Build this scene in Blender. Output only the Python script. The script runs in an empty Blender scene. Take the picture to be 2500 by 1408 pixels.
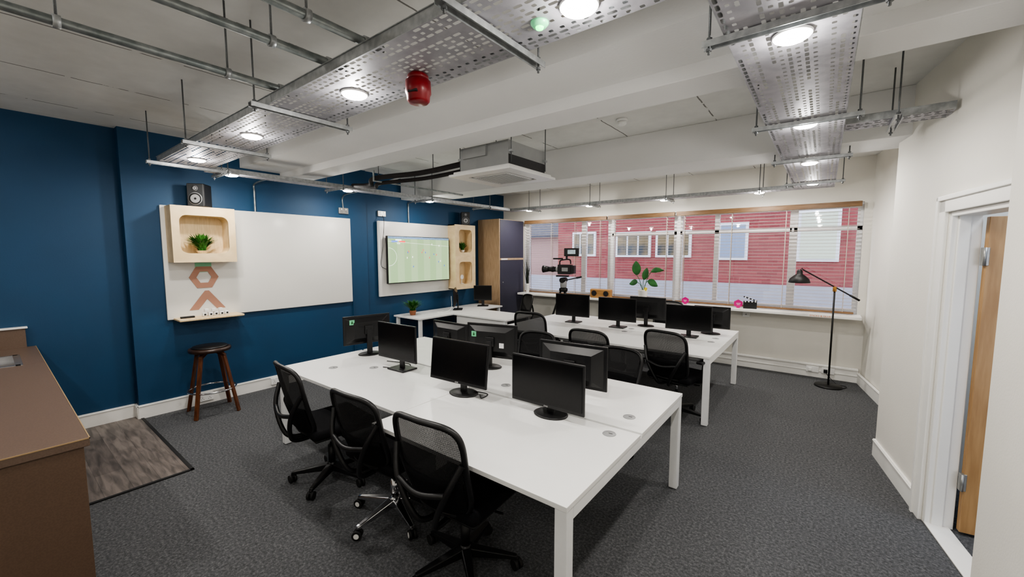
import bpy, math, random
from mathutils import Vector, Matrix
random.seed(7)
S=bpy.context.scene
COL=S.collection
pi=math.pi
# ------------------------------------------------------------ materials
def srgb(c):
    return tuple(((v/255)/12.92 if v/255<=0.04045 else (((v/255)+0.055)/1.055)**2.4) for v in c)
MATS={}
def M(name,rgb,rough=0.5,metal=0.0,spec=0.5,noise=0.0,nscale=30,bump=0.0,bscale=60,emit=0,alpha=1.0,stretch=None,rgb2=None):
    if name in MATS: return MATS[name]
    m=bpy.data.materials.new(name); m.use_nodes=True
    nt=m.node_tree; b=nt.nodes['Principled BSDF']
    c=srgb(rgb)
    b.inputs['Base Color'].default_value=(*c,1)
    b.inputs['Roughness'].default_value=rough
    b.inputs['Metallic'].default_value=metal
    b.inputs['Specular IOR Level'].default_value=spec
    b.inputs['Alpha'].default_value=alpha
    tc=nt.nodes.new('ShaderNodeTexCoord'); mp=nt.nodes.new('ShaderNodeMapping')
    nt.links.new(tc.outputs['Object'],mp.inputs['Vector'])
    if stretch: mp.inputs['Scale'].default_value=stretch
    c2=srgb(rgb2) if rgb2 else tuple(v*(1-noise) for v in c)
    n=nt.nodes.new('ShaderNodeTexNoise'); n.inputs['Scale'].default_value=nscale; n.inputs['Detail'].default_value=4
    nt.links.new(mp.outputs[0],n.inputs['Vector'])
    if noise>0 or rgb2:
        r=nt.nodes.new('ShaderNodeValToRGB')
        r.color_ramp.elements[0].position=0.38; r.color_ramp.elements[1].position=0.62
        r.color_ramp.elements[0].color=(*c2,1); r.color_ramp.elements[1].color=(*c,1)
        nt.links.new(n.outputs['Fac'],r.inputs[0]); nt.links.new(r.outputs[0],b.inputs['Base Color'])
    if bump>0:
        n2=nt.nodes.new('ShaderNodeTexNoise'); n2.inputs['Scale'].default_value=bscale; n2.inputs['Detail'].default_value=3
        nt.links.new(mp.outputs[0],n2.inputs['Vector'])
        bp=nt.nodes.new('ShaderNodeBump'); bp.inputs['Strength'].default_value=bump; bp.inputs['Distance'].default_value=0.01
        nt.links.new(n2.outputs['Fac'],bp.inputs['Height']); nt.links.new(bp.outputs[0],b.inputs['Normal'])
    if emit>0:
        b.inputs['Emission Color'].default_value=(*c,1); b.inputs['Emission Strength'].default_value=emit
    MATS[name]=m
    return m
m_wall=M('white_wall_paint',(230,227,219),0.7,noise=0.03,nscale=2,bump=0.08,bscale=90)
m_beam=M('beam_paint',(228,228,227),0.75,noise=0.04,nscale=1.5,bump=0.1,bscale=60)
m_blue=M('navy_blue_wall_paint',(16,64,98),0.6,noise=0.08,nscale=2,bump=0.05,bscale=90)
m_trim=M('white_gloss_trim',(238,237,233),0.35,noise=0.02,nscale=5)
m_white=M('white_melamine',(230,230,228),0.32,noise=0.02,nscale=4)
m_board=M('whiteboard_gloss',(222,221,216),0.12,noise=0.02,nscale=2)
m_steelw=M('white_powder_coated_steel',(232,233,233),0.35,noise=0.02)
m_birch=M('birch_plywood',(224,200,160),0.5,rgb2=(212,187,146),nscale=6,stretch=(1,12,1.5))
m_birch2=M('oak_laminate',(186,160,130),0.5,rgb2=(170,144,113),nscale=5,stretch=(10,10,1))
m_door=M('oak_door_veneer',(176,140,96),0.4,rgb2=(158,122,80),nscale=4,stretch=(9,9,0.8))
m_brown=M('brown_counter_laminate',(106,88,76),0.42,rgb2=(98,81,69),nscale=140)
m_brown2=M('brown_counter_panel',(98,78,63),0.5,rgb2=(91,72,58),nscale=140)
m_black=M('black_plastic',(17,17,19),0.42,noise=0.1,nscale=50)
m_fabric=M('black_fabric',(15,15,18),0.9,noise=0.3,nscale=250,bump=0.3,bscale=400,spec=0.2)
m_rubber=M('black_rubber',(20,20,21),0.7,noise=0.1)
m_screen=M('lcd_screen_off',(10,10,12),0.22,noise=0.05,nscale=3,spec=0.4)
m_bezel=M('monitor_bezel',(22,22,24),0.35,noise=0.08)
m_chrome=M('chrome',(215,215,218),0.12,1.0,noise=0.02)
m_galv=M('galvanised_steel',(180,183,184),0.42,0.6,rgb2=(156,159,161),nscale=25)
m_galvp=M('galvanised_perforated_steel',(172,170,176),0.55,0.4,rgb2=(154,153,159),nscale=14)
m_conduit=M('galvanised_conduit',(158,163,163),0.38,0.7,rgb2=(128,135,135),nscale=20)
m_rod=M('threaded_rod_zinc',(115,118,120),0.45,0.6,noise=0.2,nscale=200)
m_walnut=M('walnut_wood',(104,62,38),0.4,rgb2=(78,44,26),nscale=8,stretch=(6,6,1))
m_dwood=M('espresso_wood',(52,34,26),0.35,rgb2=(40,26,20),nscale=8)
m_leaf=M('leaf_green',(66,124,46),0.45,rgb2=(38,88,30),nscale=12)
m_leaf2=M('leaf_deep_green',(38,98,40),0.4,rgb2=(26,72,30),nscale=8)
m_pot=M('terracotta_pot',(150,96,66),0.7,noise=0.15)
m_potw=M('white_ceramic_pot',(232,230,226),0.3,noise=0.02)
m_red=M('fire_alarm_red',(128,12,24),0.35,noise=0.05)
m_green=M('green_led',(60,255,120),0.4,emit=3)
m_clear=M('frosted_dome',(110,195,140),0.3,emit=0.3)
m_cab=M('slate_blue_door_laminate',(56,56,72),0.55,noise=0.05)
m_grey=M('grey_plastic',(150,151,152),0.45,noise=0.05)
m_acg=M('ac_galvanised_casing',(160,162,162),0.5,0.2,noise=0.08,nscale=6)
m_acd=M('ac_dark_foam',(60,60,62),0.8,noise=0.1)
m_pvc=M('white_upvc',(235,236,238),0.35,noise=0.02)
m_slat=M('blind_slat_cream',(190,180,170),0.5,rgb2=(178,167,156),nscale=6,stretch=(1,20,20))
m_val=M('blind_wood_valance',(128,98,66),0.5,rgb2=(108,80,52),nscale=5,stretch=(1,12,12))
m_sock=M('white_socket_plastic',(240,240,238),0.35,noise=0.01)
m_met=M('brushed_steel_plate',(165,165,162),0.4,0.7,noise=0.1,nscale=40)
m_pink=M('magenta_acrylic',(196,22,122),0.3,noise=0.03)
m_logo=M('logo_brown_vinyl',(172,128,108),0.6,noise=0.03)
m_logog=M('logo_mint_vinyl',(140,208,172),0.6,noise=0.03)
m_stk=M('sticker_green',(110,200,150),0.6,noise=0.03)
m_stky=M('sticker_yellow',(225,205,50),0.6,noise=0.03)
m_paper=M('white_label',(235,235,235),0.6,noise=0.02)
m_mat=M('black_trim_strip',(22,22,22),0.6,noise=0.1)
m_matb=M('matte_black_metal',(20,20,20),0.5,0.3,noise=0.05)
m_lens=M('downlight_lens',(255,246,232),0.4,emit=34)
m_text=M('print_light_grey',(190,190,190),0.5)
m_orange=M('print_orange',(214,130,60),0.5)
m_insul=M('black_pipe_insulation',(38,34,34),0.85,noise=0.2,nscale=20,bump=0.3,bscale=30)

def carpet():
    m=bpy.data.materials.new('charcoal_carpet'); m.use_nodes=True; nt=m.node_tree; b=nt.nodes['Principled BSDF']
    tc=nt.nodes.new('ShaderNodeTexCoord')
    n=nt.nodes.new('ShaderNodeTexNoise'); n.inputs['Scale'].default_value=60; n.inputs['Detail'].default_value=6; n.inputs['Roughness'].default_value=0.8
    n2=nt.nodes.new('ShaderNodeTexNoise'); n2.inputs['Scale'].default_value=1.3
    r=nt.nodes.new('ShaderNodeValToRGB'); e=r.color_ramp.elements
    e[0].position=0.34; e[0].color=(*srgb((60,61,63)),1); e[1].position=0.68; e[1].color=(*srgb((124,125,127)),1)
    k=r.color_ramp.elements.new(0.5); k.color=(*srgb((85,86,88)),1)
    nt.links.new(tc.outputs['Object'],n.inputs['Vector']); nt.links.new(tc.outputs['Object'],n2.inputs['Vector'])
    nt.links.new(n.outputs['Fac'],r.inputs[0])
    mx=nt.nodes.new('ShaderNodeMixRGB'); mx.blend_type='MULTIPLY'; mx.inputs[0].default_value=0.2
    nt.links.new(r.outputs[0],mx.inputs[1]); nt.links.new(n2.outputs['Fac'],mx.inputs[2]); nt.links.new(mx.outputs[0],b.inputs['Base Color'])
    b.inputs['Roughness'].default_value=0.95; b.inputs['Specular IOR Level'].default_value=0.15
    bp=nt.nodes.new('ShaderNodeBump'); bp.inputs['Strength'].default_value=0.4; bp.inputs['Distance'].default_value=0.01
    nt.links.new(n.outputs['Fac'],bp.inputs['Height']); nt.links.new(bp.outputs[0],b.inputs['Normal'])
    return m
m_carpet=carpet()
def planks():
    m=bpy.data.materials.new('grey_vinyl_planks'); m.use_nodes=True; nt=m.node_tree; b=nt.nodes['Principled BSDF']
    tc=nt.nodes.new('ShaderNodeTexCoord')
    br=nt.nodes.new('ShaderNodeTexBrick'); br.inputs['Scale'].default_value=1.0
    br.inputs['Brick Width'].default_value=0.9; br.inputs['Row Height'].default_value=0.16; br.inputs['Mortar Size'].default_value=0.001
    br.inputs['Color1'].default_value=(*srgb((112,104,98)),1); br.inputs['Color2'].default_value=(*srgb((86,79,74)),1); br.inputs['Mortar'].default_value=(*srgb((62,57,53)),1)
    nt.links.new(tc.outputs['Object'],br.inputs['Vector'])
    mp=nt.nodes.new('ShaderNodeMapping'); mp.inputs['Scale'].default_value=(1.6,12,1)
    nt.links.new(tc.outputs['Object'],mp.inputs['Vector'])
    n=nt.nodes.new('ShaderNodeTexNoise'); n.inputs['Scale'].default_value=2.2; n.inputs['Detail'].default_value=6; n.inputs['Distortion'].default_value=0.6
    nt.links.new(mp.outputs[0],n.inputs['Vector'])
    rr=nt.nodes.new('ShaderNodeValToRGB'); rr.color_ramp.elements[0].position=0.35; rr.color_ramp.elements[0].color=(.25,.25,.25,1); rr.color_ramp.elements[1].position=0.65; rr.color_ramp.elements[1].color=(.8,.8,.8,1)
    nt.links.new(n.outputs['Fac'],rr.inputs[0])
    mx=nt.nodes.new('ShaderNodeMixRGB'); mx.blend_type='OVERLAY'; mx.inputs[0].default_value=0.75
    nt.links.new(br.outputs['Color'],mx.inputs[1]); nt.links.new(rr.outputs[0],mx.inputs[2]); nt.links.new(mx.outputs[0],b.inputs['Base Color'])
    b.inputs['Roughness'].default_value=0.42
    return m
m_plank=planks()
def ceilmat():
    m=bpy.data.materials.new('painted_concrete_planks'); m.use_nodes=True; nt=m.node_tree; b=nt.nodes['Principled BSDF']
    tc=nt.nodes.new('ShaderNodeTexCoord'); sp=nt.nodes.new('ShaderNodeSeparateXYZ')
    n=nt.nodes.new('ShaderNodeTexNoise'); n.inputs['Scale'].default_value=7; n.inputs['Detail'].default_value=6
    nt.links.new(tc.outputs['Object'],n.inputs['Vector']); nt.links.new(tc.outputs['Object'],sp.inputs[0])
    def math_(op,a,bv):
        k=nt.nodes.new('ShaderNodeMath'); k.operation=op
        if hasattr(a,'links'): nt.links.new(a,k.inputs[0])
        else: k.inputs[0].default_value=a
        if hasattr(bv,'links'): nt.links.new(bv,k.inputs[1])
        else: k.inputs[1].default_value=bv
        return k.outputs[0]
    nn=math_('MULTIPLY',n.outputs['Fac'],0.03)
    xx=math_('ADD',sp.outputs[0],nn)
    fx=math_('FRACT',math_('DIVIDE',math_('ADD',xx,20.0),0.9),0.0)
    line=math_('LESS_THAN',fx,0.014)
    brk=math_('GREATER_THAN',n.outputs['Fac'],0.44)
    line=math_('MULTIPLY',line,brk)
    r=nt.nodes.new('ShaderNodeValToRGB'); r.color_ramp.elements[0].color=(*srgb((216,216,213)),1); r.color_ramp.elements[1].color=(*srgb((236,236,233)),1)
    nt.links.new(n.outputs['Fac'],r.inputs[0])
    mx=nt.nodes.new('ShaderNodeMixRGB'); nt.links.new(line,mx.inputs[0]); nt.links.new(r.outputs[0],mx.inputs[1]); mx.inputs[2].default_value=(*srgb((130,128,125)),1)
    nt.links.new(mx.outputs[0],b.inputs['Base Color']); b.inputs['Roughness'].default_value=0.8
    bp=nt.nodes.new('ShaderNodeBump'); bp.inputs['Strength'].default_value=0.3; bp.inputs['Distance'].default_value=0.01
    nt.links.new(n.outputs['Fac'],bp.inputs['Height']); nt.links.new(bp.outputs[0],b.inputs['Normal'])
    return m
m_ceil=ceilmat()
def brickmat():
    m=bpy.data.materials.new('red_brick'); m.use_nodes=True; nt=m.node_tree; b=nt.nodes['Principled BSDF']
    tc=nt.nodes.new('ShaderNodeTexCoord'); mp=nt.nodes.new('ShaderNodeMapping'); mp.inputs['Rotation'].default_value=(pi/2,0,0)
    nt.links.new(tc.outputs['Object'],mp.inputs['Vector'])
    br=nt.nodes.new('ShaderNodeTexBrick'); br.inputs['Scale'].default_value=1.0
    br.inputs['Brick Width'].default_value=0.225; br.inputs['Row Height'].default_value=0.075; br.inputs['Mortar Size'].default_value=0.004
    br.inputs['Color1'].default_value=(*srgb((154,74,74)),1); br.inputs['Color2'].default_value=(*srgb((132,60,62)),1); br.inputs['Mortar'].default_value=(*srgb((142,92,90)),1)
    nt.links.new(mp.outputs[0],br.inputs['Vector']); nt.links.new(br.outputs['Color'],b.inputs['Base Color']); b.inputs['Roughness'].default_value=0.85
    return m
m_brick=brickmat()
def meshfab():
    m=bpy.data.materials.new('chair_mesh_fabric'); m.use_nodes=True; nt=m.node_tree; b=nt.nodes['Principled BSDF']
    b.inputs['Base Color'].default_value=(*srgb((20,20,22)),1); b.inputs['Roughness'].default_value=0.8
    tc=nt.nodes.new('ShaderNodeTexCoord')
    w1=nt.nodes.new('ShaderNodeTexWave'); w1.inputs['Scale'].default_value=60; w1.bands_direction='X'
    w2=nt.nodes.new('ShaderNodeTexWave'); w2.inputs['Scale'].default_value=60; w2.bands_direction='Z'
    nt.links.new(tc.outputs['Object'],w1.inputs['Vector']); nt.links.new(tc.outputs['Object'],w2.inputs['Vector'])
    mm=nt.nodes.new('ShaderNodeMath'); mm.operation='MAXIMUM'
    nt.links.new(w1.outputs['Fac'],mm.inputs[0]); nt.links.new(w2.outputs['Fac'],mm.inputs[1])
    r=nt.nodes.new('ShaderNodeMapRange'); r.inputs[1].default_value=0.3; r.inputs[2].default_value=0.9; r.inputs[3].default_value=0.68; r.inputs[4].default_value=1.0
    nt.links.new(mm.outputs[0],r.inputs[0]); nt.links.new(r.outputs[0],b.inputs['Alpha'])
    return m
m_mesh=meshfab()
def tvmat():
    m=bpy.data.materials.new('tv_pitch_picture'); m.use_nodes=True; nt=m.node_tree; b=nt.nodes['Principled BSDF']
    tc=nt.nodes.new('ShaderNodeTexCoord'); w=nt.nodes.new('ShaderNodeTexWave'); w.bands_direction='Y'; w.inputs['Scale'].default_value=1.1; w.inputs['Distortion'].default_value=0
    nt.links.new(tc.outputs['Object'],w.inputs['Vector'])
    r=nt.nodes.new('ShaderNodeValToRGB'); r.color_ramp.elements[0].position=.45; r.color_ramp.elements[1].position=.55
    r.color_ramp.elements[0].color=(*srgb((168,200,146)),1); r.color_ramp.elements[1].color=(*srgb((182,210,160)),1)
    nt.links.new(w.outputs['Fac'],r.inputs[0]); nt.links.new(r.outputs[0],b.inputs['Emission Color']); b.inputs['Emission Strength'].default_value=0.85
    b.inputs['Base Color'].default_value=(.02,.02,.02,1); b.inputs['Roughness'].default_value=0.15
    return m
m_tv=tvmat()
def glassmat():
    m=bpy.data.materials.new('window_glass'); m.use_nodes=True; nt=m.node_tree
    for n in list(nt.nodes): nt.nodes.remove(n)
    o=nt.nodes.new('ShaderNodeOutputMaterial'); t=nt.nodes.new('ShaderNodeBsdfTransparent'); g=nt.nodes.new('ShaderNodeBsdfGlossy'); g.inputs['Roughness'].default_value=0.02
    x=nt.nodes.new('ShaderNodeMixShader'); x.inputs[0].default_value=0.05
    t.inputs[0].default_value=(.95,.97,1,1)
    nt.links.new(t.outputs[0],x.inputs[1]); nt.links.new(g.outputs[0],x.inputs[2]); nt.links.new(x.outputs[0],o.inputs[0])
    return m
m_glass=glassmat()

# ------------------------------------------------------------ geometry helpers
def empty(name,loc=(0,0,0),rz=0,rot=None):
    o=bpy.data.objects.new(name,None); COL.objects.link(o); o.location=loc
    o.rotation_euler=rot if rot else (0,0,rz); o.empty_display_size=0.1
    return o
def mk(name,verts,faces,mat,parent=None,smooth=False,bevel=0,seg=2,loc=(0,0,0),rot=(0,0,0)):
    me=bpy.data.meshes.new(name); me.from_pydata([tuple(v) for v in verts],[],faces); me.update()
    o=bpy.data.objects.new(name,me); COL.objects.link(o)
    mats=mat if isinstance(mat,(list,tuple)) else [mat]
    for q in mats: me.materials.append(q)
    if smooth:
        for p in me.polygons: p.use_smooth=True
    o.location=loc; o.rotation_euler=rot
    if parent: o.parent=parent
    if bevel>0:
        b=o.modifiers.new('bevel','BEVEL'); b.width=bevel; b.segments=seg; b.limit_method='ANGLE'; b.angle_limit=math.radians(40)
    return o
def box(name,c,s,mat,parent=None,bevel=0,rot=(0,0,0),seg=2,smooth=False):
    x,y,z=s[0]/2,s[1]/2,s[2]/2
    v=[(-x,-y,-z),(x,-y,-z),(x,y,-z),(-x,y,-z),(-x,-y,z),(x,-y,z),(x,y,z),(-x,y,z)]
    f=[(0,3,2,1),(4,5,6,7),(0,1,5,4),(1,2,6,5),(2,3,7,6),(3,0,4,7)]
    return mk(name,v,f,mat,parent,smooth,bevel,seg,c,rot)
def bb(name,x0,x1,y0,y1,z0,z1,mat,parent=None,bevel=0):
    return box(name,((x0+x1)/2,(y0+y1)/2,(z0+z1)/2),(abs(x1-x0),abs(y1-y0),abs(z1-z0)),mat,parent,bevel)
def cyl(name,p0,p1,r0,mat,parent=None,r1=None,seg=20,smooth=True):
    p0=Vector(p0);p1=Vector(p1); r1=r0 if r1 is None else r1
    d=(p1-p0); L=d.length; q=d.normalized().to_track_quat('Z','Y')
    v=[];n=seg
    for k,(r,z) in enumerate(((r0,0),(r1,L))):
        for i in range(n):
            a=2*pi*i/n; v.append(p0+q@Vector((r*math.cos(a),r*math.sin(a),z)))
    f=[(i,(i+1)%n,n+(i+1)%n,n+i) for i in range(n)]
    f.append(tuple(reversed(range(n)))); f.append(tuple(range(n,2*n)))
    o=mk(name,v,f,mat,parent)
    if smooth:
        for p in o.data.polygons[:n]: p.use_smooth=True
    return o
def lathe(name,prof,mat,parent=None,seg=28,loc=(0,0,0),rot=(0,0,0),sy=1):
    v=[];f=[];n=seg
    for r,z in prof:
        for i in range(n):
            a=2*pi*i/n; v.append((r*math.cos(a),r*math.sin(a)*sy,z))
    for k in range(len(prof)-1):
        for i in range(n):
            f.append((k*n+i,k*n+(i+1)%n,(k+1)*n+(i+1)%n,(k+1)*n+i))
    f.append(tuple(reversed(range(n)))); f.append(tuple(range((len(prof)-1)*n,len(prof)*n)))
    o=mk(name,v,f,mat,parent,loc=loc,rot=rot)
    for p in o.data.polygons: p.use_smooth=len(p.vertices)==4
    return o
def tube(name,pts,r,mat,parent=None,cyclic=False,smooth=True,res=3):
    cu=bpy.data.curves.new(name,'CURVE'); cu.dimensions='3D'; cu.bevel_depth=r; cu.bevel_resolution=res; cu.use_fill_caps=True
    sp=cu.splines.new('POLY'); sp.points.add(len(pts)-1)
    for i,p in enumerate(pts): sp.points[i].co=(*p,1)
    sp.use_cyclic_u=cyclic
    cu.materials.append(mat)
    o=bpy.data.objects.new(name,cu); COL.objects.link(o)
    if parent: o.parent=parent
    return o
def smoothpts(ctrl,n=8):
    P=[Vector(c) for c in ctrl]; P=[P[0]*2-P[1]]+P+[P[-1]*2-P[-2]]; out=[]
    for i in range(1,len(P)-2):
        for k in range(n):
            t=k/n; a,b,c,d=P[i-1],P[i],P[i+1],P[i+2]
            out.append(0.5*((2*b)+(c-a)*t+(2*a-5*b+4*c-d)*t*t+(3*b-a-3*c+d)*t**3))
    out.append(P[-2]); return out
def prism(name,poly,z0,z1,mat,parent=None,bevel=0):
    n=len(poly)
    ar=sum(poly[i][0]*poly[(i+1)%n][1]-poly[(i+1)%n][0]*poly[i][1] for i in range(n))
    if ar<0: poly=poly[::-1]
    v=[(p[0],p[1],z0) for p in poly]+[(p[0],p[1],z1) for p in poly]
    f=[tuple(reversed(range(n))),tuple(range(n,2*n))]+[(i,(i+1)%n,n+(i+1)%n,n+i) for i in range(n)]
    return mk(name,v,f,mat,parent,bevel=bevel)
def text(name,s,size,mat,parent,loc,rot,ext=0.0005):
    cu=bpy.data.curves.new(name,'FONT'); cu.body=s; cu.size=size; cu.extrude=ext; cu.align_x='CENTER'; cu.align_y='CENTER'; cu.materials.append(mat)
    o=bpy.data.objects.new(name,cu); COL.objects.link(o); o.location=loc; o.rotation_euler=rot
    if parent: o.parent=parent
    return o
def framehole(name,w,h,d,hw,hh,rad,mat,parent,loc,rot=(0,0,0),hoff=(0,0)):
    inner=[]
    for cx,cz,a0 in ((hw/2-rad,hh/2-rad,0),(-hw/2+rad,hh/2-rad,90),(-hw/2+rad,-hh/2+rad,180),(hw/2-rad,-hh/2+rad,270)):
        for k in range(9):
            a=math.radians(a0+k*90/8); inner.append((cx+rad*math.cos(a)+hoff[0],cz+rad*math.sin(a)+hoff[1]))
    outer=[]
    cs=((w/2,h/2),(-w/2,h/2),(-w/2,-h/2),(w/2,-h/2))
    for q in range(4):
        cx,cz=cs[q]
        for k in range(9):
            i=inner[q*9+k]
            if k<4: p=(cx,i[1]) if q in(0,2) else (i[0],cz)
            elif k==4: p=(cx,cz)
            else: p=(i[0],cz) if q in(0,2) else (cx,i[1])
            outer.append(p)
    n=36; v=[]
    for y in (-d/2,d/2):
        v+=[(p[0],y,p[1]) for p in outer]+[(p[0],y,p[1]) for p in inner]
    f=[]
    for i in range(n):
        j=(i+1)%n
        f.append((i,n+i,n+j,j)); f.append((2*n+i,2*n+j,3*n+j,3*n+i))
        f.append((n+i,3*n+i,3*n+j,n+j)); f.append((i,j,2*n+j,2*n+i))
    return mk(name,v,f,mat,parent,loc=loc,rot=rot)

H=3.10
# ------------------------------------------------------------ ROOM SHELL
bb('floor',-6.2,3.0,-2.0,7.45,-0.1,0,m_carpet)
bb('ceiling',-6.2,3.0,-2.0,7.45,H,H+0.12,m_ceil)
w=empty('wall_left')
bb('wall_recess',-6.15,-5.95,-2.0,0.93,0,H,m_blue,w)
bb('wall_pier',-6.15,-5.83,0.93,3.78,0,H,m_blue,w)
bb('wall_far',-6.15,-5.86,3.78,7.45,0,H,m_blue,w)
w=empty('baseboard_left')
def skirt(n,x0,y0,x1,y1,h,par,th=0.018):
    L=math.hypot(x1-x0,y1-y0); a=math.atan2(y1-y0,x1-x0)
    o=box(n,((x0+x1)/2,(y0+y1)/2,h/2),(L,th,h),m_trim,par,rot=(0,0,a))
    o2=box(n+'_bead',((x0+x1)/2,(y0+y1)/2,h-0.012),(L,th+0.012,0.014),m_trim,par,rot=(0,0,a),bevel=0.004)
skirt('skirting_recess',-5.94,-2.0,-5.94,0.93,0.15,w)
skirt('skirting_return',-5.95,0.92,-5.82,0.92,0.15,w)
skirt('skirting_pier',-5.82,0.92,-5.82,3.78,0.15,w)
skirt('skirting_far',-5.85,3.78,-5.85,6.4,0.15,w)
bb('wall_back',-6.2,3.0,-2.1,-2.0,0,H,m_wall)
WX0,WX1,WZ0,WZ1=-5.25,0.40,0.95,2.50
w=empty('wall_window')
bb('wall_below',-6.2,1.6,7.32,7.55,0,WZ0,m_wall,w)
bb('wall_above',-6.2,1.6,7.32,7.55,WZ1,H,m_wall,w)
bb('wall_side_left',-6.2,WX0,7.32,7.55,WZ0,WZ1,m_wall,w)
bb('wall_side_right',WX1,1.6,7.32,7.55,WZ0,WZ1,m_wall,w)
w=empty('baseboard_window')
bb('trunking',-3.9,0.46,7.28,7.32,0.0,0.20,m_trim,w,0.004)
bb('trunking_cap',-3.9,0.46,7.265,7.32,0.17,0.195,m_trim,w,0.004)
bb('trunking_groove',-3.9,0.46,7.272,7.32,0.09,0.105,m_trim,w,0.003)
bb('window_sill',-5.22,0.44,6.99,7.34,0.915,0.955,m_trim,None,0.006)
d=Vector((-0.165,0.986,0)).normalized(); nrm=Vector((0.986,0.165,0)).normalized()
def W(s,off=0): 
    p=Vector((0.45,4.75,0))-d*s+nrm*off; return (p.x,p.y)
w=empty('wall_right')
prism('wall_far',[(0.465,7.45),(0.905,4.70),(1.3,4.70),(1.3,7.45)],0,H,m_wall,w)
prism('wall_door_side',[W(0),W(1.02),W(1.02,0.14),W(0.1,0.5)],0,H,m_wall,w)
prism('wall_door_head',[W(1.02),W(1.86),W(1.86,0.14),W(1.02,0.14)],2.06,H,m_wall,w)
prism('wall_near',[(0.63,2.75),(0.63,-2.0),(1.0,-2.0),(1.0,2.85),W(1.86,0.14),W(1.84)],0,H,m_wall,w)
w=empty('baseboard_right')
skirt('skirting_far',0.455,7.30,0.89,4.72,0.15,w)
a,b_=W(0,-0.008),W(0.93,-0.008); skirt('skirting_door_side',a[0],a[1],b_[0],b_[1],0.15,w)
skirt('skirting_near',0.62,2.74,0.62,-2.0,0.15,w)
def wb(n,s0,s1,o0,o1,z0,z1,mat,par,bev=0.004):
    return prism(n,[W(s0,o0),W(s1,o0),W(s1,o1),W(s0,o1)],z0,z1,mat,par,bev)
w=empty('trim_door')
wb('architrave_left',0.92,1.01,-0.022,0.0,0,2.15,m_trim,w)
wb('architrave_left_bead',0.905,0.935,-0.034,0.0,0,2.165,m_trim,w)
wb('architrave_top',0.92,1.86,-0.022,0.0,2.06,2.15,m_trim,w)
wb('architrave_top_bead',0.905,1.86,-0.034,0.0,2.135,2.165,m_trim,w)
wb('jamb_left',1.02,1.05,0.0,0.14,0,2.06,m_trim,w)
wb('jamb_stop',1.05,1.065,0.03,0.085,0,2.06,m_trim,w)
wb('jamb_head',1.02,1.86,0.0,0.14,2.03,2.06,m_trim,w)
wb('threshold',1.02,1.86,0.0,0.12,0.0,0.012,m_trim,w)
hp=Vector((*W(1.075,0.14),0)); ra=math.atan2(nrm.y,nrm.x)-math.radians(2)
dr=empty('door_1',(hp.x,hp.y,0),ra)
box('leaf',(0.40,0,1.02),(0.78,0.042,2.0),m_door,dr,0.003)
for hz in (0.35,1.78):
    box('hinge_%d'%int(hz*10),(0.006,-0.012,hz),(0.03,0.03,0.11),m_met,dr,0.002)
    cyl('hinge_pin_%d'%int(hz*10),(0.0,-0.03,hz-0.055),(0.0,-0.03,hz+0.055),0.008,m_met,dr)
cyl('handle_rose',(0.72,-0.02,1.0),(0.72,-0.03,1.0),0.026,m_met,dr)
tube('handle_lever',[(0.72,-0.03,1.0),(0.72,-0.06,1.0),(0.61,-0.06,1.0)],0.009,m_met,dr)
bb('wall_corridor',2.1,2.2,2.0,5.2,0,H,M('corridor_paint',(150,165,185),0.7,noise=0.03),None)
bb('wall_corridor_end',0.9,2.2,5.1,5.2,0,H,M('corridor_paint',(150,165,185)),None)

bb('beam_soffit',-5.86,1.4,2.03,2.52,2.86,H,m_beam,None)
bb('beam_near',-5.86,1.4,2.50,2.80,2.78,H,m_beam,None,0.005)
bb('beam_far',-5.86,1.4,4.48,4.98,2.72,H,m_beam,None,0.005)

# ------------------------------------------------------------ windows
w=empty('window_1')
Y=7.42
def vf(x,wd,z0=WZ0,z1=WZ1,nm='mullion'):
    bb(nm,x-wd/2,x+wd/2,Y-0.03,Y+0.03,z0,z1,m_pvc,w,0.004)
bb('frame_bottom',WX0,WX1,Y-0.035,Y+0.035,WZ0,WZ0+0.07,m_pvc,w,0.004)
bb('frame_top',WX0,WX1,Y-0.035,Y+0.035,WZ1-0.07,WZ1,m_pvc,w,0.004)
for x,wd in ((WX0+0.03,0.06),(-3.85,0.10),(-3.27,0.12),(-2.03,0.14),(-1.42,0.07),(-0.38,0.10),(WX1-0.03,0.06)):
    vf(x,wd)
bb('transom_a',-2.0,-0.4,Y-0.03,Y+0.03,2.12,2.18,m_pvc,w,0.004)
bb('transom_b',-0.38,WX1,Y-0.03,Y+0.03,2.12,2.18,m_pvc,w,0.004)
bb('transom_c',-3.25,-2.05,Y-0.03,Y+0.03,2.12,2.18,m_pvc,w,0.004)
bb('glass',WX0,WX1,Y-0.003,Y+0.003,WZ0,WZ1,m_glass,w)
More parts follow.
